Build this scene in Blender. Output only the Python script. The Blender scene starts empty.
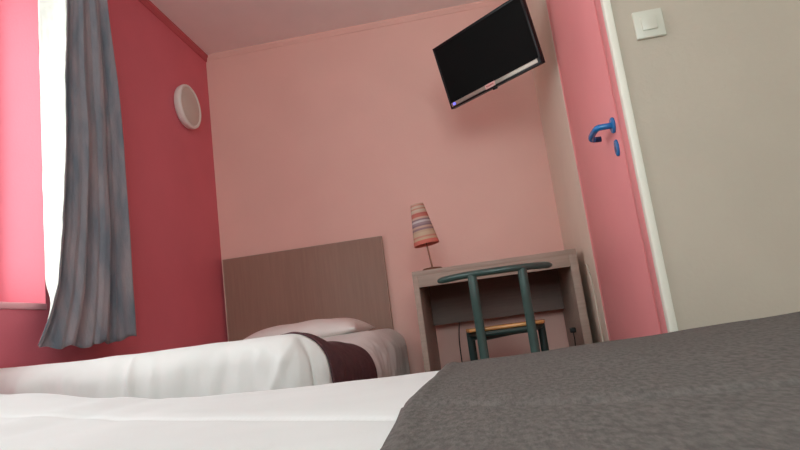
import bpy, bmesh, math, random
from mathutils import Vector, Matrix, noise
random.seed(7)
SC = bpy.context.scene
C = SC.collection
PI = math.pi

# ------------------------------------------------------------------ helpers
def srgb(r, g, b):
    f = lambda c: (c/255)/12.92 if c/255 <= .04045 else ((c/255+.055)/1.055)**2.4
    return (f(r), f(g), f(b), 1)

def mat(name, col, rough=.6, metal=0, var=.06, vscale=8, bump=0, bscale=60, spec=.3, emit=None, stretch=None, sheen=0, transl=0, col2=None):
    m = bpy.data.materials.new(name); m.use_nodes = True
    nt = m.node_tree; N = nt.nodes; L = nt.links
    b = N['Principled BSDF']
    b.inputs['Roughness'].default_value = rough
    b.inputs['Metallic'].default_value = metal
    b.inputs['Specular IOR Level'].default_value = spec
    if sheen: b.inputs['Sheen Weight'].default_value = sheen
    tc = N.new('ShaderNodeTexCoord'); mp = N.new('ShaderNodeMapping')
    L.new(tc.outputs['Object'], mp.inputs['Vector'])
    if stretch: mp.inputs['Scale'].default_value = stretch
    nz = N.new('ShaderNodeTexNoise'); nz.inputs['Scale'].default_value = vscale; nz.inputs['Detail'].default_value = 5
    L.new(mp.outputs['Vector'], nz.inputs['Vector'])
    mx = N.new('ShaderNodeMix'); mx.data_type = 'RGBA'
    mx.inputs['A'].default_value = tuple(max(0, c*(1-var)) for c in col[:3])+(1,)
    mx.inputs['B'].default_value = tuple(min(1, c*(1+var)) for c in col[:3])+(1,)
    if col2: mx.inputs['A'].default_value = col; mx.inputs['B'].default_value = col2
    rp = N.new('ShaderNodeValToRGB'); rp.color_ramp.elements[0].position = .35; rp.color_ramp.elements[1].position = .65
    L.new(nz.outputs['Fac'], rp.inputs['Fac']); L.new(rp.outputs['Color'], mx.inputs['Factor'])
    L.new(mx.outputs['Result'], b.inputs['Base Color'])
    if bump:
        n2 = N.new('ShaderNodeTexNoise'); n2.inputs['Scale'].default_value = bscale; n2.inputs['Detail'].default_value = 4
        L.new(mp.outputs['Vector'], n2.inputs['Vector'])
        bp = N.new('ShaderNodeBump'); bp.inputs['Strength'].default_value = bump; bp.inputs['Distance'].default_value = .01
        L.new(n2.outputs['Fac'], bp.inputs['Height']); L.new(bp.outputs['Normal'], b.inputs['Normal'])
    if emit:
        b.inputs['Emission Color'].default_value = emit[0]; b.inputs['Emission Strength'].default_value = emit[1]
    if transl:
        tr = N.new('ShaderNodeBsdfTranslucent'); L.new(mx.outputs['Result'], tr.inputs['Color'])
        ms = N.new('ShaderNodeMixShader'); ms.inputs[0].default_value = transl
        L.new(b.outputs[0], ms.inputs[1]); L.new(tr.outputs[0], ms.inputs[2])
        L.new(ms.outputs[0], N['Material Output'].inputs['Surface'])
    return m

def smooth_mesh(me, ang=40):
    for p in me.polygons: p.use_smooth = True
    try: me.set_sharp_from_angle(angle=math.radians(ang))
    except Exception: pass

def obj(name, bm, m, parent=None, smooth=True, ang=40):
    bmesh.ops.recalc_face_normals(bm, faces=bm.faces)
    me = bpy.data.meshes.new(name); bm.to_mesh(me); bm.free()
    if smooth: smooth_mesh(me, ang)
    ms = m if isinstance(m, (list, tuple)) else [m]
    for k in ms: me.materials.append(k)
    o = bpy.data.objects.new(name, me); C.objects.link(o)
    if parent is not None:
        bpy.context.view_layer.update()
        o.parent = parent; o.matrix_parent_inverse = parent.matrix_world.inverted()
    return o

def empty(name, loc, label=None, cat=None, group=None):
    o = bpy.data.objects.new(name, None); C.objects.link(o)
    o.location = loc; o.empty_display_size = .05
    o.matrix_world = Matrix.Translation(loc)
    tag(o, label, cat, group); bpy.context.view_layer.update(); return o

def tag(o, label=None, cat=None, group=None, kind=None):
    if label: o['label'] = label
    if cat: o['category'] = cat
    if group: o['group'] = group
    if kind: o['kind'] = kind
    return o

def box(bm, x0, x1, y0, y1, z0, z1, bev=0, seg=2, M=None):
    r = bmesh.ops.create_cube(bm, size=1)
    vs = r['verts']
    for v in vs:
        v.co = Vector((x0+(v.co.x+.5)*(x1-x0), y0+(v.co.y+.5)*(y1-y0), z0+(v.co.z+.5)*(z1-z0)))
    if bev:
        es = list({e for v in vs for e in v.link_edges})
        r2 = bmesh.ops.bevel(bm, geom=es, offset=bev, segments=seg, profile=.5, affect='EDGES')
        vs = list({v for f in r2['faces'] for v in f.verts} | {v for v in vs if v.is_valid})
    if M is not None:
        bmesh.ops.transform(bm, matrix=M, verts=vs)
    return bm

def bx(*a, **k): return box(bmesh.new(), *a, **k)

def tube(bm, pts, r, seg=12, cap=True, ry=None, closed_up=None):
    pts = [Vector(p) for p in pts]; n = len(pts)
    rings = []; up = closed_up or Vector((0, 0, 1))
    for i, p in enumerate(pts):
        t = (pts[min(i+1, n-1)]-pts[max(i-1, 0)]).normalized()
        u = up
        if abs(t.dot(u)) > .95: u = Vector((0, 1, 0))
        s = t.cross(u).normalized(); w = s.cross(t).normalized()
        rr = r[i] if isinstance(r, (list, tuple)) else r
        r2 = rr if ry is None else ry*(rr/(r if not isinstance(r, (list, tuple)) else max(r)))
        rings.append([bm.verts.new(p+s*math.cos(2*PI*k/seg)*rr+w*math.sin(2*PI*k/seg)*r2) for k in range(seg)])
    for a, b in zip(rings, rings[1:]):
        for k in range(seg): bm.faces.new((a[k], a[(k+1) % seg], b[(k+1) % seg], b[k]))
    if cap:
        bm.faces.new(rings[0][::-1]); bm.faces.new(rings[-1])
    return bm

def curve_pts(ctrl, n=8):
    """Catmull-Rom through control points."""
    P = [Vector(p) for p in ctrl]; P = [P[0]*2-P[1]]+P+[P[-1]*2-P[-2]]
    out = []
    for i in range(1, len(P)-2):
        for k in range(n):
            t = k/n
            out.append(.5*((2*P[i])+(P[i+1]-P[i-1])*t+(2*P[i-1]-5*P[i]+4*P[i+1]-P[i+2])*t*t+(-P[i-1]+3*P[i]-3*P[i+1]+P[i+2])*t**3))
    out.append(P[-2]); return out

def lathe(bm, prof, seg=40, M=None, cap=False):
    rings = []
    for r, z in prof:
        rings.append([bm.verts.new((r*math.cos(2*PI*k/seg), r*math.sin(2*PI*k/seg), z)) for k in range(seg)])
    for a, b in zip(rings, rings[1:]):
        for k in range(seg): bm.faces.new((a[k], a[(k+1) % seg], b[(k+1) % seg], b[k]))
    if cap:
        bm.faces.new(rings[0][::-1]); bm.faces.new(rings[-1])
    if M is not None:
        bmesh.ops.transform(bm, matrix=M, verts=[v for r in rings for v in r])
    return bm

def grid(bm, f, nu, nv):
    V = [[bm.verts.new(f(i/nu, j/nv)) for j in range(nv+1)] for i in range(nu+1)]
    for i in range(nu):
        for j in range(nv): bm.faces.new((V[i][j], V[i+1][j], V[i+1][j+1], V[i][j+1]))
    return V

def solidify(o, t, off=1):
    m = o.modifiers.new('thick', 'SOLIDIFY'); m.thickness = t; m.offset = off; return o

def smoothstep(a, b, x):
    t = max(0, min(1, (x-a)/(b-a))); return t*t*(3-2*t)

def lerp_tab(tab, x):
    if x <= tab[0][0]: return tab[0][1]
    for (a, va), (b, vb) in zip(tab, tab[1:]):
        if x <= b:
            t = (x-a)/(b-a); t = t*t*(3-2*t); return va+(vb-va)*t
    return tab[-1][1]

# ------------------------------------------------------------------ measures
E = .45                      # eye height
XL, YB, XR, ZC = -1.618, 3.65, .5, E+2.006
YF = 1.83                    # wall beside the door, facing the bed
YR, XF = -1.7, 2.3           # behind the camera, far right

# ------------------------------------------------------------------ materials
M_red = mat('red_wall_paint', (.70, .165, .21, 1), .55, var=.03, vscale=3, bump=.08, bscale=90)
M_redtrim = mat('red_cornice_paint', (.56, .11, .13, 1), .5, var=.03)
M_back = mat('pale_pink_wall_paint', (.85, .52, .455, 1), .6, var=.02, vscale=2.5, bump=.1, bscale=80)
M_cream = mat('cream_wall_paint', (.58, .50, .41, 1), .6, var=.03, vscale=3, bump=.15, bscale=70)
M_creamlit = mat('lit_cream_wall_paint', (.84, .73, .61, 1), .6, var=.03, vscale=3, bump=.1, bscale=70)  # cream paint lightened, glow from the left window put into the colour
M_ceil = mat('ceiling_paint', (.88, .80, .78, 1), .7, var=.02, vscale=4)
M_floor = mat('brown_vinyl_floor', (.22, .13, .09, 1), .45, var=.2, vscale=6, stretch=(8, 1, 1))
M_white = mat('white_gloss_paint', (.93, .89, .78, 1), .4, var=.01)
M_pink = mat('pink_door_paint', (.90, .33, .34, 1), .42, var=.02, vscale=3)
M_pinkd = mat('pink_door_frame_paint', (.72, .15, .17, 1), .42, var=.02)
M_sill = mat('pink_sill_paint', (.85, .42, .46, 1), .4, var=.02)
M_blue = mat('glossy_blue_plastic', (.008, .17, .46, 1), .2, var=.02, spec=.7)
M_blued = mat('dark_blue_plastic', (.006, .03, .1, 1), .3, var=.02)
M_dark = mat('black_keyhole', (.01, .01, .01, 1), .5)
M_switch = mat('ivory_switch_plastic', (.72, .70, .60, 1), .3, var=.01, spec=.5)
M_lampring = mat('white_lamp_plastic', (.82, .79, .74, 1), .4, var=.01)
M_lampdif = mat('frosted_lamp_glass', (.62, .56, .50, 1), .3, var=.02)
M_cur = mat('blue_grey_curtain_velvet', (.15, .18, .22, 1), .85, vscale=8, bump=.3, bscale=90, stretch=(1, 2.0, .45), sheen=.3, col2=(.33, .29, .31, 1))
M_lining = mat('ivory_curtain_lining', (.88, .89, .82, 1), .8, var=.04, vscale=30, transl=.2)
M_sheet = mat('white_cotton_sheet', (.82, .84, .83, 1), .85, var=.02, vscale=4, bump=.05, bscale=300)
M_duvet = mat('white_cotton_duvet', (.76, .75, .73, 1), .85, var=.02, vscale=4, bump=.3, bscale=13, stretch=(1, 1, .45))
M_pillow = mat('white_pillowcase', (.84, .78, .75, 1), .8, var=.02)
M_throw = mat('grey_woven_blanket', (.155, .143, .134, 1), .95, var=.20, vscale=110, bump=.3, bscale=240, spec=.1, stretch=(1.3, .55, 1))
M_hem = mat('grey_brown_blanket_hem', (.11, .09, .08, 1), .95, var=.2, vscale=60)
M_plum = mat('plum_brown_runner', (.095, .042, .048, 1), .85, var=.12, vscale=40, bump=.2, bscale=200)
M_lam = mat('grey_brown_wood_laminate', (.33, .20, .155, 1), .5, var=.05, vscale=9, stretch=(9, 9, .5), bump=.05, bscale=30)
M_lame = mat('pale_laminate_edge', (.42, .29, .23, 1), .5, var=.05)
M_desk = mat('greyish_desk_laminate', (.38, .28, .23, 1), .5, var=.09, vscale=9, stretch=(.6, 6, 9), bump=.05, bscale=30)
M_deskshade = mat('shaded_desk_laminate', (.20, .13, .11, 1), .55, var=.06, vscale=9, stretch=(.6, 6, 9))  # desk laminate darkened, shade under the desk put into the colour
M_bed = mat('brown_bed_base', (.08, .05, .04, 1), .6)
M_green = mat('green_painted_metal', (.04, .082, .072, 1), .3, var=.1, vscale=20, spec=.6)
M_greenshade = mat('shaded_green_metal', (.012, .035, .032, 1), .35, var=.1, spec=.5)  # chair green darkened, weaker light around the seat put into the colour
M_seat = mat('tan_lacquered_wood_seat', (.62, .30, .10, 1), .25, var=.12, vscale=12, stretch=(1, 8, 1), spec=.6)
M_tv = mat('black_tv_plastic', (.008, .008, .009, 1), .35, var=.02)
M_screen = mat('black_tv_screen', (.007, .007, .007, 1), .6, var=.01, spec=.06)
M_silver = mat('brushed_silver_strip', (.42, .36, .31, 1), .3, metal=.35, var=.05, vscale=20)
M_sticker = mat('pale_pink_label', (.75, .45, .42, 1), .5)
M_stickr = mat('red_label_mark', (.45, .08, .08, 1), .5)
M_led = mat('blue_power_light', (.05, .05, .3, 1), .3, emit=((.12, .12, 1, 1), 2.0))
M_black = mat('black_rubber', (.012, .011, .011, 1), .5)
M_cable = mat('cream_cable', (.62, .56, .47, 1), .4)
M_steel = mat('dull_steel', (.35, .34, .33, 1), .35, metal=.8)
M_lampmetal = mat('bronze_lamp_metal', (.22, .09, .055, 1), .35, metal=.4)
M_pvc = mat('white_pvc_window_frame', (.85, .85, .85, 1), .3, var=.01)

def glass_mat(name='window_glass', tint=(.95, .98, .96, 1)):
    m = bpy.data.materials.new(name); m.use_nodes = True
    N = m.node_tree.nodes; L = m.node_tree.links; N.clear()
    o = N.new('ShaderNodeOutputMaterial'); t = N.new('ShaderNodeBsdfTransparent'); g = N.new('ShaderNodeBsdfGlossy')
    g.inputs['Roughness'].default_value = .02
    t.inputs['Color'].default_value = tint
    mx = N.new('ShaderNodeMixShader')
    mx.inputs[0].default_value = .06; L.new(t.outputs[0], mx.inputs[1]); L.new(g.outputs[0], mx.inputs[2])
    L.new(mx.outputs[0], o.inputs['Surface']); return m
M_glass = glass_mat()
M_glassdim = glass_mat('dimming_window_glass', (.66, .66, .65, 1))  # grey tint added to dim daylight through the left window

def stripe_mat():
    m = mat('striped_lamp_shade_cloth', (.6, .4, .3, 1), .8, var=.0)
    nt = m.node_tree; N = nt.nodes; L = nt.links; b = N['Principled BSDF']
    tc = N.new('ShaderNodeTexCoord'); sp = N.new('ShaderNodeSeparateXYZ'); L.new(tc.outputs['Object'], sp.inputs[0])
    dv = N.new('ShaderNodeMath'); dv.operation = 'DIVIDE'; dv.inputs[1].default_value = .215
    L.new(sp.outputs['Z'], dv.inputs[0])
    rp = N.new('ShaderNodeValToRGB'); rp.color_ramp.interpolation = 'CONSTANT'
    cols = [(0, (.62, .17, .13)), (.09, (.62, .42, .27)), (.15, (.60, .22, .17)), (.19, (.60, .45, .30)), (.28, (.55, .38, .26)), (.33, (.24, .14, .18)),
            (.38, (.58, .38, .30)), (.43, (.20, .13, .19)), (.47, (.30, .22, .28)), (.52, (.62, .58, .60)), (.57, (.22, .14, .19)), (.61, (.60, .42, .33)), (.66, (.55, .10, .08)),
            (.72, (.50, .07, .06)), (.76, (.62, .42, .33)), (.80, (.60, .50, .38)), (.85, (.52, .20, .15)), (.88, (.62, .48, .36)), (.94, (.58, .22, .17)), (.97, (.6, .4, .3))]
    el = rp.color_ramp.elements
    while len(el) > 1: el.remove(el[-1])
    el[0].position = 0; el[0].color = cols[0][1]+(1,)
    cols = [(p, tuple(.72*k+.28*g for k, g in zip(c, (.50, .33, .27)))) for p, c in cols]
    for p, c in cols[1:]:
        e = el.new(p); e.color = c+(1,)
    L.new(dv.outputs[0], rp.inputs['Fac']); L.new(rp.outputs['Color'], b.inputs['Base Color'])
    return m
M_shade = stripe_mat()
M_shadein = mat('salmon_shade_inside', (.70, .24, .18, 1), .8)

# ------------------------------------------------------------------ room shell
def struct(name, bm, m, parent=None, smooth=False):
    o = obj(name, bm, m, parent, smooth=smooth)
    if parent is None: o['kind'] = 'structure'
    return o

T = .12
struct('floor', bx(XL-.3, XF+T, YR-T, YB+T, -.1, 0), M_floor)
struct('ceiling', bx(XL-.3, XF+T, YR-T, YB+T, ZC, ZC+.1), M_ceil)
WY0, WY1, WZ0, WZ1 = .50, 2.068, .725, 2.18      # window opening
XO = XL-.26
b = bmesh.new()
box(b, XO, XL, YR, WY0, 0, ZC); box(b, XO, XL, WY1, YB, 0, ZC)
box(b, XO, XL, WY0, WY1, 0, WZ0-.024); box(b, XO, XL, WY0, WY1, WZ1, ZC)
struct('wall_left', b, M_red)
struct('wall_back', bx(XO, XR+T+.05, YB, YB+T, 0, ZC), M_back)
DY0, DY1, DZ = 1.845, 2.785, 2.07                 # door frame outside
b = bmesh.new()
box(b, XR, XR+T, DY1, YB, 0, ZC); box(b, XR, XR+T, YF+.001, DY1, DZ, ZC)
struct('wall_right', b, M_creamlit)
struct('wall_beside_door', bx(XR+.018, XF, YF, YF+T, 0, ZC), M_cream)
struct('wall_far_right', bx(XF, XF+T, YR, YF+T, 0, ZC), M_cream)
VX0, VX1, VZ0, VZ1 = -.75, 1.05, .92, 2.2       # unseen window, added behind the camera as fill light
b = bmesh.new()
box(b, XO, VX0, YR-T, YR, 0, ZC); box(b, VX1, XF+T, YR-T, YR, 0, ZC); box(b, VX0, VX1, YR-T, YR, 0, VZ0); box(b, VX0, VX1, YR-T, YR, VZ1, ZC)
struct('wall_front', b, M_cream)

def cornice(name, p0, p1, nrm, m, w=.022, h=.055):
    """stepped cornice from p0 to p1 under the ceiling, growing along nrm"""
    b = bmesh.new(); n = Vector(nrm); prof = [(0, 0), (0, -h), (w*.45, -h), (w*.6, -h*.6), (w*.6, -h*.45), (w, -h*.3), (w, 0)]
    R = []
    for p in (p0, p1):
        R.append([b.verts.new(Vector((p[0], p[1], ZC))+n*a+Vector((0, 0, c))) for a, c in prof])
    for k in range(len(prof)):
        j = (k+1) % len(prof); b.faces.new((R[0][k], R[0][j], R[1][j], R[1][k]))
    b.faces.new(R[0]); b.faces.new(R[1][::-1])
    return struct(name, b, m)
cornice('trim_1', (XL, YR), (XL, YB), (1, 0, 0), M_redtrim, w=.016, h=.048)
cornice('trim_2', (XL+.03, YB), (XR, YB), (0, -1, 0), M_back, w=.011, h=.04)
struct('trim_3', bx(XR-.003, XR+.020, YF-.008, YF+.02, 0, ZC, bev=.003), M_white, smooth=True)  # white corner strip
struct('baseboard_back', bx(XL, XR, YB-.012, YB, 0, .08, bev=.003), M_lam)
struct('baseboard_left', bx(XL, XL+.012, YR, YB-.012, 0, .08, bev=.003), M_lam)

# window 1
win = bmesh.new()
XP = XL-.20
fw = .06
box(win, XP-.05, XP, WY0, WY0+fw, WZ0, WZ1, bev=.006); box(win, XP-.05, XP, WY1-fw, WY1, WZ0, WZ1, bev=.006)
box(win, XP-.05, XP, WY0+fw-.005, WY1-fw+.005, WZ0, WZ0+fw, bev=.006); box(win, XP-.05, XP, WY0+fw-.005, WY1-fw+.005, WZ1-fw, WZ1, bev=.006)
ym = (WY0+WY1)/2
W = struct('window_1', win, M_pvc, smooth=True)
b = bx(XP-.04, XP+.012, ym-.04, ym+.04, WZ0+fw-.005, WZ1-fw+.005, bev=.006); obj('window_mullion', b, M_pvc, W)
for a, c in ((WY0+fw, ym-.04), (ym+.04, WY1-fw)):
    obj('window_pane', bx(XP-.028, XP-.022, a-.005, c+.005, WZ0+fw-.005, WZ1-fw+.005), M_glassdim, W, smooth=False)
b = bmesh.new(); tube(b, [(XP+.01, ym, 1.42), (XP+.045, ym, 1.42)], .008); tube(b, [(XP+.045, ym, 1.43), (XP+.045, ym, 1.31)], .009)
obj('window_handle', b, M_pvc, W)
obj('window_sill', bx(XP, XL+.008, WY0-.0, WY1, WZ0-.024, WZ0, bev=.004), M_sill, W)

# added window in the wall behind the camera, there to brighten the back wall
b = bmesh.new(); q_ = .06
box(b, VX0, VX0+q_, YR-.09, YR-.04, VZ0, VZ1, bev=.006); box(b, VX1-q_, VX1, YR-.09, YR-.04, VZ0, VZ1, bev=.006)
box(b, VX0+q_-.005, VX1-q_+.005, YR-.09, YR-.04, VZ0, VZ0+q_, bev=.006); box(b, VX0+q_-.005, VX1-q_+.005, YR-.09, YR-.04, VZ1-q_, VZ1, bev=.006)
W2 = struct('added_fill_window', b, M_pvc, smooth=True); xm = (VX0+VX1)/2
obj('window_mullion', bx(xm-.04, xm+.04, YR-.088, YR-.03, VZ0+q_-.005, VZ1-q_+.005, bev=.006), M_pvc, W2)
for a, c in ((VX0+q_, xm-.04), (xm+.04, VX1-q_)):
    obj('window_pane', bx(a-.005, c+.005, YR-.068, YR-.062, VZ0+q_-.005, VZ1-q_+.005), M_glass, W2, smooth=False)

# door 1
leafx = XR+.003
D = struct('door_1', bx(leafx, leafx+.04, 1.953, 2.755, .006, 2.035, bev=.002), M_pink, smooth=True)
b = bmesh.new()
box(b, XR-.003, XR+.06, DY0, 1.912, 0, DZ, bev=.003)
box(b, XR+.002, XR+.06, 2.757, DY1, 0, DZ, bev=.0005)
box(b, XR-.006, XR+.06, 1.912, 2.758, 2.038, DZ, bev=.002)
obj('door_frame', b, M_pink, D)
b = bmesh.new(); box(b, XR+.030, XR+.06, 1.912, 1.952, 0, 2.038)
obj('door_rebate', b, M_pinkd, D)
hz = E+.582-.004; hy = 2.005
MX = Matrix.Rotation(-PI/2, 4, 'Y')
def onwall(y, z): return Matrix.Translation((leafx, y, z)) @ MX
b = bmesh.new(); lathe(b, [(.0005, 0), (.026, 0), (.027, .004), (.024, .009), (.0005, .0095)], 28, onwall(hy, hz))
RZ = obj('door_handle', b, M_blue, D)
b = bmesh.new()
tube(b, curve_pts([(leafx-.008, hy, hz), (leafx-.03, hy, hz), (leafx-.05, hy+.004, hz), (leafx-.056, hy+.020, hz-.001), (leafx-.058, hy+.055, hz-.001), (leafx-.059, hy+.085, hz-.004), (leafx-.055, hy+.108, hz-.006), (leafx-.045, hy+.116, hz-.007)], 6), .0105, 14)
obj('lever', b, M_blue, RZ)
b = bmesh.new(); tube(b, curve_pts([(leafx-.047, hy+.115, hz-.007), (leafx-.035, hy+.117, hz-.008), (leafx-.022, hy+.117, hz-.008)], 6), .0098, 14)
obj('lever_end', b, M_blued, RZ)
b = bmesh.new(); lathe(b, [(.0005, 0), (.024, 0), (.025, .004), (.022, .008), (.0005, .0085)], 28, Matrix.Translation((leafx, hy+.004, hz-.077)) @ MX @ Matrix.Diagonal((1.15, .8, 1, 1)))
K = obj('key_rose', b, M_blue, D)
b = bmesh.new(); box(b, leafx-.0092, leafx-.008, hy+.001, hy+.007, hz-.090, hz-.072); obj('keyhole', b, M_dark, K, smooth=False)

# ------------------------------------------------------------------ light switch
sx0, sx1, sz0, sz1 = .574, .662, E+.779, E+.869
S = empty('light_switch', (.6235, YF, E+.83), 'square ivory rocker light switch on the beige wall right of the door', 'light switch')
obj('plate', bx(sx0, sx1, YF-.011, YF, sz0, sz1, bev=.004, seg=3), M_switch, S)
cx, cz = (sx0+sx1)/2-.002, (sz0+sz1)/2
b = bmesh.new(); box(b, cx-.0215, cx+.0235, YF-.0155, YF-.010, cz-.021, cz+.024, bev=.002)
obj('rocker', b, M_switch, S)

# ------------------------------------------------------------------ round wall lamp on the red wall
L0 = Vector((XL, 3.285, E+1.497))
WL = empty('wall_lamp', L0, 'round white bulkhead lamp, switched off, high on the red wall', 'lamp')
ML = Matrix.Translation(L0) @ Matrix.Rotation(PI/2, 4, 'Y')
b = bmesh.new(); lathe(b, [(.001, 0), (.122, 0), (.129, .006), (.134, .020), (.136, .034), (.134, .043), (.127, .048), (.119, .046), (.115, .041), (.001, .040)], 56, ML)
obj('housing', b, M_lampring, WL, ang=60)
b = bmesh.new(); lathe(b, [(.1155, .042), (.10, .046), (.07, .050), (.035, .052), (.001, .053)], 56, ML)
obj('diffuser', b, M_lampdif, WL, ang=60)

# ------------------------------------------------------------------ curtain
CU = empty('curtain', (-1.52, 2.25, 0.56), 'long blue-grey curtain gathered beside the window, hanging from its rail', 'curtain')
XCU = -1.505
zt, zb = E+1.86, E+.11
Lz = [(.10, 1.838), (.20, 1.898), (.32, 1.955), (.53, 2.0), (1.0, 2.045), (1.5, 2.072), (1.9, 2.085)]
Rz = [(.09, 2.415), (.5, 2.415), (.966, 2.408), (1.3, 2.385), (1.67, 2.352), (1.9, 2.32)]
def lin(tab, x):
    if x <= tab[0][0]: return tab[0][1]
    for (a, va), (b_, vb) in zip(tab, tab[1:]):
        if x <= b_: return va+(vb-va)*(x-a)/(b_-a)
    return tab[-1][1]
def fold(s, w):
    """fold offset from the plane, s 0..1 across"""
    a = .017*math.cos(2*PI*(s*2.9)+.4+.5*w)+.007*math.sin(2*PI*s*6.1+1.4-.8*w)+.003*math.sin(2*PI*s*13+w*2)
    return a
def fcur(u, v):
    # u across, v down
    z = zt+(zb-zt)*v
    z2 = z-E
    s = u
    y = lin(Lz, z2)+(lin(Rz, z2)-lin(Lz, z2))*(s+.012*math.sin(2*PI*s*4.2))
    amp = .55+.45*v
    x = XCU+fold(s, v)*amp+.010*noise.noise(Vector((s*5, z*2.2, 3)))
    x += .035*smoothstep(.75, 1.0, v)*(1-smoothstep(0, .35, s))*.4
    wav = .006*math.sin(s*21)*smoothstep(.93, 1, v)+.004*math.sin(s*47)*smoothstep(.96, 1, v)
    zz = z+wav-(.012*math.sin(s*PI))*smoothstep(.8, 1, v)+.012*s*v
    return (x, y, zz)
b = bmesh.new(); grid(b, fcur, 150, 90)
o = obj('curtain_cloth', b, M_cur, CU, ang=180); solidify(o, .003, 0)
def flin(u, v):
    z = zt+(E+.20-zt)*v
    s = fcur(0, (zt-z)/(zt-zb)) 
    k = smoothstep(.90, 1.0, v)
    xa = XL+.014+(s[0]-.02-XL-.014)*k; ya = 2.052+(s[1]+.02-2.052)*k
    x = xa+(s[0]-xa)*u; y = ya+(s[1]-.002-ya)*u
    y += .010*math.sin(u*PI)+.004*noise.noise(Vector((u*6, z*14, 0)))
    return (x, y, z)
b = bmesh.new(); grid(b, flin, 16, 80)
o = obj('lining', b, M_lining, CU, ang=180); solidify(o, .0015, 0); o['label'] = 'ivory lining turned to the window'
CR = empty('curtain_rail', (-1.51, 1.4, 2.345), 'white curtain rail above the window', 'curtain rail')
b = bmesh.new(); box(b, XCU-.012, XCU+.012, .45, 2.55, zt+.012, zt+.034, bev=.003); obj('track', b, M_pvc, CR)
for y in (.6, 1.5, 2.4):
    obj('bracket', bx(XL, XCU-.005, y-.01, y+.01, zt+.016, zt+.03, bev=.002), M_pvc, CR)
for k in range(6):
    y = lin(Lz, zt-E)+.01+k*.048
    b = bmesh.new(); tube(b, [(XCU, y, zt+.014), (XCU, y, zt-.004)], .003, 6); obj('hook', b, M_pvc, CU)

# ------------------------------------------------------------------ television
TW, TH, TD = .60, .338, .030
tc = Vector((.170, 2.854, E+1.285)); yw, ti = .738, .228
n = Vector((-math.sin(yw)*math.cos(ti), -math.cos(yw)*math.cos(ti), -math.sin(ti)))
r = Vector((math.cos(yw), -math.sin(yw), 0)); u = n.cross(r)
if u.z < 0: u = -u
TM = Matrix(((r.x, -n.x, u.x, tc.x), (r.y, -n.y, u.y, tc.y), (r.z, -n.z, u.z, tc.z), (0, 0, 0, 1)))
TV = empty('television', tc, 'black flat television tilted down on a bracket in the upper corner', 'television')
def tvb(name, m, x0, x1, y0, y1, z0, z1, bev=.002):
    return obj(name, box(bmesh.new(), x0, x1, y0, y1, z0, z1, bev=bev, M=TM), m, TV)
b = bmesh.new()
fz = .012
box(b, -TW/2, TW/2, .003, TD, -TH/2, TH/2, bev=.004, M=TM)
box(b, -TW/2+.06, TW/2-.06, TD-.005, TD+.03, -TH/2+.05, TH/2-.06, bev=.012, M=TM)
box(b, -TW/2, -TW/2+fz, 0, .006, -TH/2, TH/2, bev=.0015, M=TM); box(b, TW/2-fz, TW/2, 0, .006, -TH/2, TH/2, bev=.0015, M=TM)
box(b, -TW/2, TW/2, 0, .006, TH/2-fz, TH/2, bev=.0015, M=TM); box(b, -TW/2, TW/2, 0, .006, -TH/2, -TH/2+.031, bev=.0015, M=TM)
obj('television_case', b, M_tv, TV)
tvb('screen', M_screen, -TW/2+fz, TW/2-fz, .0015, .004, -TH/2+.03, TH/2-fz, 0)
tvb('silver_strip', M_silver, -TW/2+.012, TW/2-.02, -.0015, .002, -TH/2+.010, -TH/2+.029, .001)
tvb('name_plate', M_sticker, -.045, .02, -.0025, -.001, -TH/2+.008, -TH/2+.030, 0)
for k in range(6):
    tvb('plate_mark', M_stickr, -.036+k*.008, -.036+k*.008+.005, -.003, -.002, -TH/2+.016, -TH/2+.023, 0)
tvb('power_light', M_led, -TW/2+.026, -TW/2+.040, -.0035, -.001, -TH/2+.014, -TH/2+.026, .001)
# small receiver under the frame
tvb('receiver_window', M_tv, -.012, .012, .006, .02, -TH/2-.008, -TH/2+.002, .002)
bk = TM @ Vector((0, TD+.03, 0))
b = bmesh.new()
box(b, -.06, .06, TD+.026, TD+.036, -.06, .06, bev=.002, M=TM)
tube(b, [bk, (XR-.10, 3.30, 2.0), (XR-.01, 3.44, 2.04)], .014, 10)
box(b, XR-.012, XR-.0005, 3.40, 3.48, 1.97, 2.10, bev=.002)
obj('wall_bracket', b, M_black, TV)

# ------------------------------------------------------------------ headboard
HB = empty('headboard', (-1.07, YB-.02, 0), 'wide taupe wood headboard standing against the pink wall', 'headboard')
hx0, hx1 = -1.594, -.567
obj('panel', bx(hx0+.003, hx1-.003, YB-.042, YB-.014, .10, E+.588, bev=.002), M_lam, HB)
b = bmesh.new(); box(b, hx0, hx1, YB-.0435, YB-.0125, E+.587, E+.591, bev=.001); box(b, hx0, hx0+.004, YB-.0435, YB-.0125, .10, E+.588, bev=.001); box(b, hx1-.004, hx1, YB-.0435, YB-.0125, .10, E+.588, bev=.001)
obj('edge_band', b, M_lame, HB)
for a in (hx0+.1, hx1-.16): obj('foot', bx(a, a+.06, YB-.04, YB-.015, 0, .101), M_lam, HB)

# ------------------------------------------------------------------ far single bed
B2X0, B2X1, B2Y0, B2Y1 = -1.606, -.495, 1.76, 3.60
SB = empty('single_bed', (-1.04, 2.7, 0), 'single bed with brown base below the headboard, under a white duvet', 'bed')
obj('bed_base', bx(B2X0+.05, B2X1-.07, B2Y0+.07, B2Y1-.01, .10, .24, bev=.01), M_bed, SB)
obj('mattress', bx(B2X0+.04, B2X1-.06, B2Y0+.06, B2Y1-.01, .24, .395, bev=.03, seg=4), M_sheet, SB)
for (x, y) in ((B2X0+.1, B2Y0+.12), (B2X1-.14, B2Y0+.12), (B2X0+.1, B2Y1-.08), (B2X1-.14, B2Y1-.08)):
    b = bmesh.new(); lathe(b, [(.022, 0), (.026, .10)], 16, Matrix.Translation((x, y, 0)), cap=True); obj('leg', b, M_steel, SB)

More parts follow.
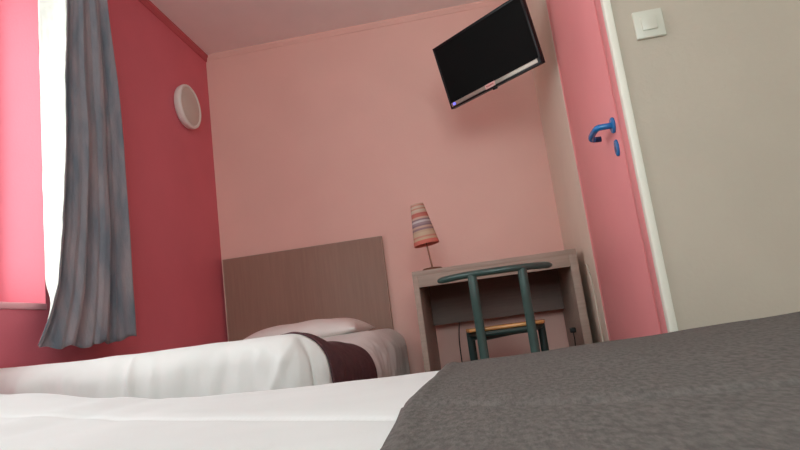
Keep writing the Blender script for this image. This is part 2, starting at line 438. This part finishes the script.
def top2(x, y):
    """top height of the duvet"""
    base = lerp_tab([(1.76, .485), (1.83, .490), (1.92, .486), (2.06, .458), (2.25, .446), (2.6, .428), (2.85, .450), (3.05, .480), (3.6, .482)], y)
    base += lerp_tab([(-1.6, .010), (-1.2, .002), (-.6, 0), (-.48, -.004)], x)
    base += .010*noise.noise(Vector((x*3.2, y*3.0, 1)))*smoothstep(1.85, 2.1, y)
    base += .004*noise.noise(Vector((x*9, y*4, 5)))
    return base
def cover(name, m, parent, x0, x1, y0, y1, topf, drop, rad, sides, nu, nv, off=0, wrink=.012, seed=0, skew=None, rady=None):
    RX, RY = rad, rady or rad
    """draped cloth; sides = (x-,x+,y-,y+) which sides drop"""
    def pos(a, lo, hi, slo, shi):
        A = drop if slo else 0; B = drop if shi else 0
        s = a*(A+hi-lo+B)-A; return s
    def f(u, v):
        sx_ = pos(u, x0, x1, sides[0], sides[1]); sy_ = pos(v, y0, y1, sides[2], sides[3])
        Lx, Ly = x1-x0, y1-y0
        def fold1(s, L, lo, on0, on1, rad):
            # arc: flat until rad from the edge then quarter circle then straight down
            for sgn, on, d in ((-1, on0, s), (1, on1, L-s)):
                if on and d < rad:
                    q = rad-d; arc = rad*PI/2
                    if q < arc:
                        th = q/rad; p = rad-rad*math.sin(th); z = -(rad-rad*math.cos(th))
                    else: p = 0; z = -rad-(q-arc)
                    return (lo+p if sgn < 0 else lo+L-p), z, max(0, min(1, q/arc)), sgn
            return lo+s, 0, 0, 0
        X, zx, kx, gx = fold1(sx_, Lx, x0, sides[0], sides[1], RX)
        Y, zy, ky, gy = fold1(sy_, Ly, y0, sides[2], sides[3], RY)
        if skew:
            ka, kb = skew(X, zx); Y = Y+ka*(1-v)+kb*v
            z = topf(max(x0, min(x1, X)), Y)+off
        else: z = topf(max(x0, min(x1, X)), max(y0, min(y1, Y)))+off
        dz = -math.hypot(zx, zy) if (zx and zy) else zx+zy
        # corner rounding
        if kx > 0 and ky > 0:
            k = min(kx, ky)*rad*.45
            X -= gx*k; Y -= gy*k
        w1 = wrink*noise.noise(Vector((X*9+seed, Y*9, z*1.5+dz*2)))
        w2 = wrink*.5*noise.noise(Vector((X*26+seed, Y*26, (z+dz)*7)))
        if gy < 0 and seed == 3: w2 += .012*math.exp(-((X+1.10+.1*(dz+.1))/.010)**2)-.006*math.exp(-((X+1.075+.1*(dz+.1))/.02)**2)+.007*math.exp(-((X+.63-.5*(dz+.1))/.016)**2)
        X += gx*kx*(w1+w2+off); Y += gy*ky*(w1+w2+off)
        return (X, Y, z+dz)
    b = bmesh.new(); grid(b, f, nu, nv)
    o = obj(name, b, m, parent, ang=180); return o

DV = cover('duvet', M_duvet, None, B2X0, B2X1, B2Y0, B2Y1, top2, .29, .125, (0, 1, 1, 0), 170, 240, wrink=.018, seed=3, rady=.075)
tag(DV, 'white duvet spread over the single bed below the headboard', 'duvet'); solidify(DV, .012, -1)
RU = cover('bed_runner', M_plum, None, B2X0, B2X1, 1.85, 2.46, top2, .26, .125, (0, 1, 0, 0), 150, 70, off=.004, wrink=.016, seed=3,
           skew=lambda X, zx: (.26*(1-smoothstep(-.84, -.58, X)), .08))
tag(RU, 'dark plum runner laid across the white duvet of the single bed', 'bed runner'); solidify(RU, .006, 0)

# pillow of the far bed
def pillow(name, c, w, d, h, m, rot=0, seed=0):
    b = bmesh.new(); NU = 40
    def prof(s): return max(0, 1-abs(s)**3.6)**.62
    M = Matrix.Translation(c) @ Matrix.Rotation(rot, 4, 'Z')
    for side in (1, -1):
        def f(u_, v_):
            a, e = u_*2-1, v_*2-1
            hh = prof(a)*prof(e)
            pin = 1-.06*(abs(e)**4)*(1-abs(a))-.0
            x = a*w/2*(1-.07*(1-abs(e)**2)*abs(a)**6*.6); y = e*d/2*(1-.07*(1-abs(a)**2)*abs(e)**6*.6)
            z = side*h/2*hh*(1+.10*noise.noise(Vector((a*2.3+seed, e*2.3, side))))
            return M @ Vector((x, y, z if side > 0 else z*.5))
        grid(b, f, NU, NU)
    bmesh.ops.remove_doubles(b, verts=b.verts, dist=.0004)
    return obj(name, b, m, None, ang=180)
P2 = pillow('pillow', (-.965, 3.22, .497), .64, .46, .150, M_pillow, rot=-.03, seed=2)
tag(P2, 'plump white pillow lying in front of the taupe headboard', 'pillow')

# ------------------------------------------------------------------ near bed with sheet and grey blanket
NX0, NX1, NY0, NY1 = -1.45, 1.05, -.30, 1.60
def topN(x, y, gw=.011, gd=.0055):
    z = .338
    z += lerp_tab([(-1.45, .095), (-1.33, .080), (-1.02, .036), (-.89, .018), (-.76, .010), (-.5, .002), (0, 0)], x)
    z += lerp_tab([(.0, 0), (.3, .008), (.9, .024)], x)*smoothstep(.6, 1.5, y)
    # seam where the two halves of the sheet meet
    ys = lin([(-1.3, 1.26), (-.9, 1.27), (-.55, 1.09), (-.13, .83), (.1, .69), (1, .50)], x)
    z += -gd*math.exp(-((y-ys)/gw)**2)+.003*smoothstep(ys, ys+.07, y)
    z += .003*noise.noise(Vector((x*3, y*3, 8)))+.0012*noise.noise(Vector((x*11, y*6, 2)))
    return z
NB = empty('double_bed', (-.2, .6, 0), 'low double bed in the foreground, under a white sheet and grey blanket', 'bed')
obj('bed_base', bx(NX0+.06, NX1-.06, NY0+.06, NY1-.06, .09, .20, bev=.01), M_bed, NB)
obj('mattress', bx(NX0+.03, NX1-.03, NY0+.03, NY1-.03, .20, .318, bev=.03, seg=4), M_sheet, NB)
for x in (NX0+.15, NX1-.15):
    for y in (NY0+.15, NY1-.15):
        b = bmesh.new(); lathe(b, [(.022, 0), (.026, .10)], 16, Matrix.Translation((x, y, 0)), cap=True); obj('leg', b, M_steel, NB)
SH = cover('bed_sheet', M_sheet, None, NX0, NX1, NY0, NY1, topN, .20, .035, (1, 1, 1, 1), 240, 330, wrink=.008, seed=9)
tag(SH, 'white sheet smoothed over the nearest bed, left of the grey blanket', 'sheet'); solidify(SH, .006, -1)
BX = -.118
def topT(x, y):
    k = math.exp(-((x-BX-.012)/.012)**2)*.004
    return topN(x, y, .014, .004)+k+.002*noise.noise(Vector((x*8, y*8, 4)))
TB = cover('blanket', M_throw, None, BX, NX1, NY0, NY1, topT, .24, .035, (0, 1, 1, 1), 200, 300, off=.010, wrink=.008, seed=9)
def bshift(y): return lin([(0, .014), (.55, .013), (.82, -.010), (1.0, -.006), (1.6, 0)], y)
for v_ in TB.data.vertices:
    if v_.co.x < BX+.15: v_.co.x += bshift(v_.co.y)*(1-(v_.co.x-BX)/.15)
solidify(TB, .010, 0)
tag(TB, 'coarse grey woven blanket covering the right of the nearest bed', 'blanket')
b = bmesh.new(); pts = []
for k in range(121):
    y = NY0+.0+(NY1-NY0)*k/120
    rr = .035; d = NY1-y
    pts.append((BX+.003+bshift(y)+.002*math.sin(y*9), y, topN(BX, y)+.007 - (max(0, rr-d)**2)/(2*rr)*1.2))
tube(b, pts, .0085, 8)
obj('hem', b, M_hem, TB)

# ------------------------------------------------------------------ desk
DK = empty('desk', (.07, 3.3, 0), 'small greyish laminate desk in the corner below the television', 'desk')
dx0, dx1, dy0, dy1, dt = -.342, .465, 3.0, 3.61, E+.287
obj('desk_top', bx(dx0, dx1, dy0, dy1, dt-.025, dt, bev=.0015), M_desk, DK)
obj('front_rail', bx(dx0+.028, dx1-.038, dy0+.0005, dy0+.022, dt-.082, dt-.0245, bev=.001), M_desk, DK)
for a, c in ((dx0, dx0+.028), (dx1-.038, dx1)):
    obj('side_panel', bx(a, c, dy0, dy1, 0, dt-.0245, bev=.0015), M_desk, DK)
obj('back_panel', bx(dx0+.028, dx1-.038, dy1-.09, dy1-.072, E+.012, dt-.0245), M_deskshade, DK)

# ------------------------------------------------------------------ chair
CH = empty('chair', (.065, 2.83, 0), 'green metal chair with a curved rail back and tan seat, pushed under the desk', 'chair')
zr = E+.204
rail = curve_pts([(-.193, 2.70, zr-.004), (-.10, 2.645, zr), (-.03, 2.615, zr), (.065, 2.605, zr), (.16, 2.615, zr), (.23, 2.645, zr), (.302, 2.70, zr-.001)], 8)
b = bmesh.new(); nr = len(rail); rads = [.0172*(.6, .88, 1)[min(2, i, nr-1-i)] for i in range(nr)]
tube(b, rail, rads, 16, ry=.0150)
obj('top_rail', b, M_green, CH)
SZ = E-.023
for x in (-.042, .171):
    b = bmesh.new()
    tube(b, curve_pts([(x, 2.612, zr-.004), (x, 2.616, zr-.10), (x+.001, 2.628, SZ-.02), (x+.002, 2.628, .2), (x+.003, 2.61, .0)], 6), .0195, 14, ry=.010, closed_up=Vector((0, 1, 0)))
    obj('back_leg', b, M_green, CH)
for x in (-.098, .243):
    b = bmesh.new(); tube(b, [(x, 3.01, SZ-.012), (x, 3.012, .2), (x+(.01 if x > 0 else -.01), 3.02, 0)], .0185, 12, ry=.012, closed_up=Vector((0, 1, 0)))
    obj('front_leg', b, M_greenshade, CH)
b = bmesh.new()
def fseat(u_, v_, s=1):
    a, e = u_*2-1, v_*2-1
    w = .178+.012*e; 
    x = .070+a*w*(1-.06*abs(e)**4); y = 2.838+e*.187*(1-.06*abs(a)**4)
    return (x, y, SZ-.003-.005*(1-a*a)*(1-e*e))
grid(b, fseat, 16, 16)
o = obj('seat', b, M_seat, CH, ang=180); solidify(o, .014, -1)
b = bmesh.new()
zb_ = SZ-.032
tube(b, [(-.098, 3.01, zb_), (.243, 3.01, zb_)], .012, 8)
tube(b, [(-.04, 2.645, zb_), (.173, 2.645, zb_)], .012, 8)
tube(b, [(-.098, 3.01, zb_), (-.04, 2.665, zb_)], .012, 8)
tube(b, [(.243, 3.01, zb_), (.173, 2.665, zb_)], .012, 8)
obj('seat_frame', b, M_greenshade, CH)
b = bmesh.new()
tube(b, [(-.09, 2.99, zb_-.018), (.165, 2.69, zb_-.006)], .010, 8); tube(b, [(.235, 2.99, zb_-.006), (-.04, 2.69, zb_-.018)], .010, 8)
obj('cross_brace', b, M_greenshade, CH)

# ------------------------------------------------------------------ desk lamp
LB = Vector((-.240, 3.06, dt))
LP = empty('table_lamp', LB, 'small table lamp with a striped cone shade at the left end of the desk', 'lamp')
b = bmesh.new(); lathe(b, [(.0005, 0), (.050, 0), (.052, .004), (.048, .010), (.012, .016), (.0005, .017)], 36, Matrix.Translation(LB))
obj('base', b, M_lampmetal, LP)
lean = math.radians(-6)
MLp = Matrix.Translation(LB+Vector((0, 0, .012))) @ Matrix.Rotation(lean, 4, 'Y')
b = bmesh.new(); tube(b, [MLp @ Vector((0, 0, 0)), MLp @ Vector((0, 0, .23))], .0045, 10)
obj('stem', b, M_lampmetal, LP)
so = bpy.data.objects
b = bmesh.new(); lathe(b, [(.066, 0), (.0345, .215)], 48); 
MS = MLp @ Matrix.Translation((0, 0, .122))
def local_obj(name, b, m, M, parent, ang=40):
    me = bpy.data.meshes.new(name); bmesh.ops.recalc_face_normals(b, faces=b.faces); b.to_mesh(me); b.free(); smooth_mesh(me, ang); me.materials.append(m)
    o = bpy.data.objects.new(name, me); C.objects.link(o); bpy.context.view_layer.update(); o.parent = parent
    o.matrix_parent_inverse = parent.matrix_world.inverted(); o.matrix_basis = M; bpy.context.view_layer.update(); return o
sh = local_obj('lamp_shade', b, M_shade, MS, LP); 
b = bmesh.new(); lathe(b, [(.0648, .0005), (.0333, .2145)], 48)
local_obj('shade_inside', b, M_shadein, MS, sh)
b = bmesh.new(); lathe(b, [(.0005, .075), (.010, .075), (.012, .085), (.022, .12), (.024, .14), (.016, .16), (.0005, .168)], 24)
local_obj('bulb', b, M_lampring, MS, LP)
b = bmesh.new()
tube(b, curve_pts([LB+Vector((.03, .01, .006)), LB+Vector((.075, .05, .004)), LB+Vector((.10, .25, .004)), (-.16, dy1-.01, dt+.004), (-.165, dy1+.012, dt-.03), (-.168, dy1+.012, E+.10), (-.168, dy1+.010, E+.03), (-.180, dy1-.0, E-.04), (-.188, dy1, E-.14), (-.188, dy1, .06)], 8), .0028, 8)
obj('power_cord', b, M_black, LP)

# black plug with its lead at the right inside of the desk
PG = empty('power_adapter', (.41, 3.28, .43), 'small black power adapter plugged in at the right inner side of the desk', 'power adapter')
px1 = dx1-.038
obj('adapter_body', bx(px1-.028, px1-.0005, 3.20, 3.235, E-.115, E-.089, bev=.004), M_black, PG)
b = bmesh.new(); tube(b, curve_pts([(px1-.014, 3.217, E-.11), (px1-.014, 3.217, E-.17), (px1-.02, 3.23, .2), (px1-.02, 3.3, .02)], 6), .0028, 8); obj('lead', b, M_black, PG)

# cream cable clipped to the short wall beside the desk
b = bmesh.new()
tube(b, curve_pts([(XR-.003, 2.99, E+.20), (XR-.006, 2.955, E+.20), (XR-.006, 2.925, E+.175), (XR-.005, 2.905, E+.10), (XR-.005, 2.90, E), (XR-.005, 2.90, E-.15), (XR-.005, 2.90, .02)], 8), .0045, 8)
CBL = obj('wall_cable', b, M_cable); tag(CBL, 'thin cream cable running down the short wall right of the desk', 'cable')

# ------------------------------------------------------------------ light: overcast daylight through the left window and the added rear one
w = bpy.data.worlds.new('World'); SC.world = w; w.use_nodes = True
bg = w.node_tree.nodes['Background']; bg.inputs['Color'].default_value = (.84, .965, 1.0, 1); bg.inputs['Strength'].default_value = 9.0
al = bpy.data.lights.new('window_daylight', 'AREA'); al.shape = 'RECTANGLE'; al.size = WY1-WY0; al.size_y = WZ1-WZ0
al.cycles.is_portal = True
lo = bpy.data.objects.new('window_daylight', al); C.objects.link(lo)
lo.location = (XP-.07, (WY0+WY1)/2, (WZ0+WZ1)/2)
lo.rotation_euler = Vector((1, 0, 0)).to_track_quat('-Z', 'Z').to_euler()

al = bpy.data.lights.new('added_window_daylight', 'AREA'); al.shape = 'RECTANGLE'; al.size = VX1-VX0; al.size_y = VZ1-VZ0  # portal for the added rear fill window
al.cycles.is_portal = True
lo = bpy.data.objects.new('added_window_daylight', al); C.objects.link(lo)
lo.location = (xm, YR-.11, (VZ0+VZ1)/2); lo.rotation_euler = Vector((0, 1, 0)).to_track_quat('-Z', 'Z').to_euler()

# ------------------------------------------------------------------ camera
f_, p_, r_, y_ = 604.73, .174165, -.130811, .122359
Fv = Vector((-math.sin(y_)*math.cos(p_), math.cos(y_)*math.cos(p_), math.sin(p_)))
rt = Vector((math.cos(y_), math.sin(y_), 0)); up = rt.cross(Fv)
Rv = rt*math.cos(r_)+up*math.sin(r_); Uv = -rt*math.sin(r_)+up*math.cos(r_)
cam = bpy.data.cameras.new('camera'); cam.sensor_width = 36; cam.lens = f_/800*36; cam.clip_start = .02
co = bpy.data.objects.new('camera', cam); C.objects.link(co)
co.matrix_world = Matrix(((Rv.x, Uv.x, -Fv.x, 0), (Rv.y, Uv.y, -Fv.y, 0), (Rv.z, Uv.z, -Fv.z, E), (0, 0, 0, 1)))
SC.camera = co
SC.view_settings.view_transform = 'Standard'; SC.view_settings.look = 'None'
SC.view_settings.exposure = .36; SC.view_settings.gamma = 1; SC.view_settings.use_curve_mapping = False
try:
    SC.cycles.use_denoising = True; SC.cycles.max_bounces = 16; SC.cycles.diffuse_bounces = 12
    SC.cycles.sample_clamp_indirect = 6
except Exception: pass
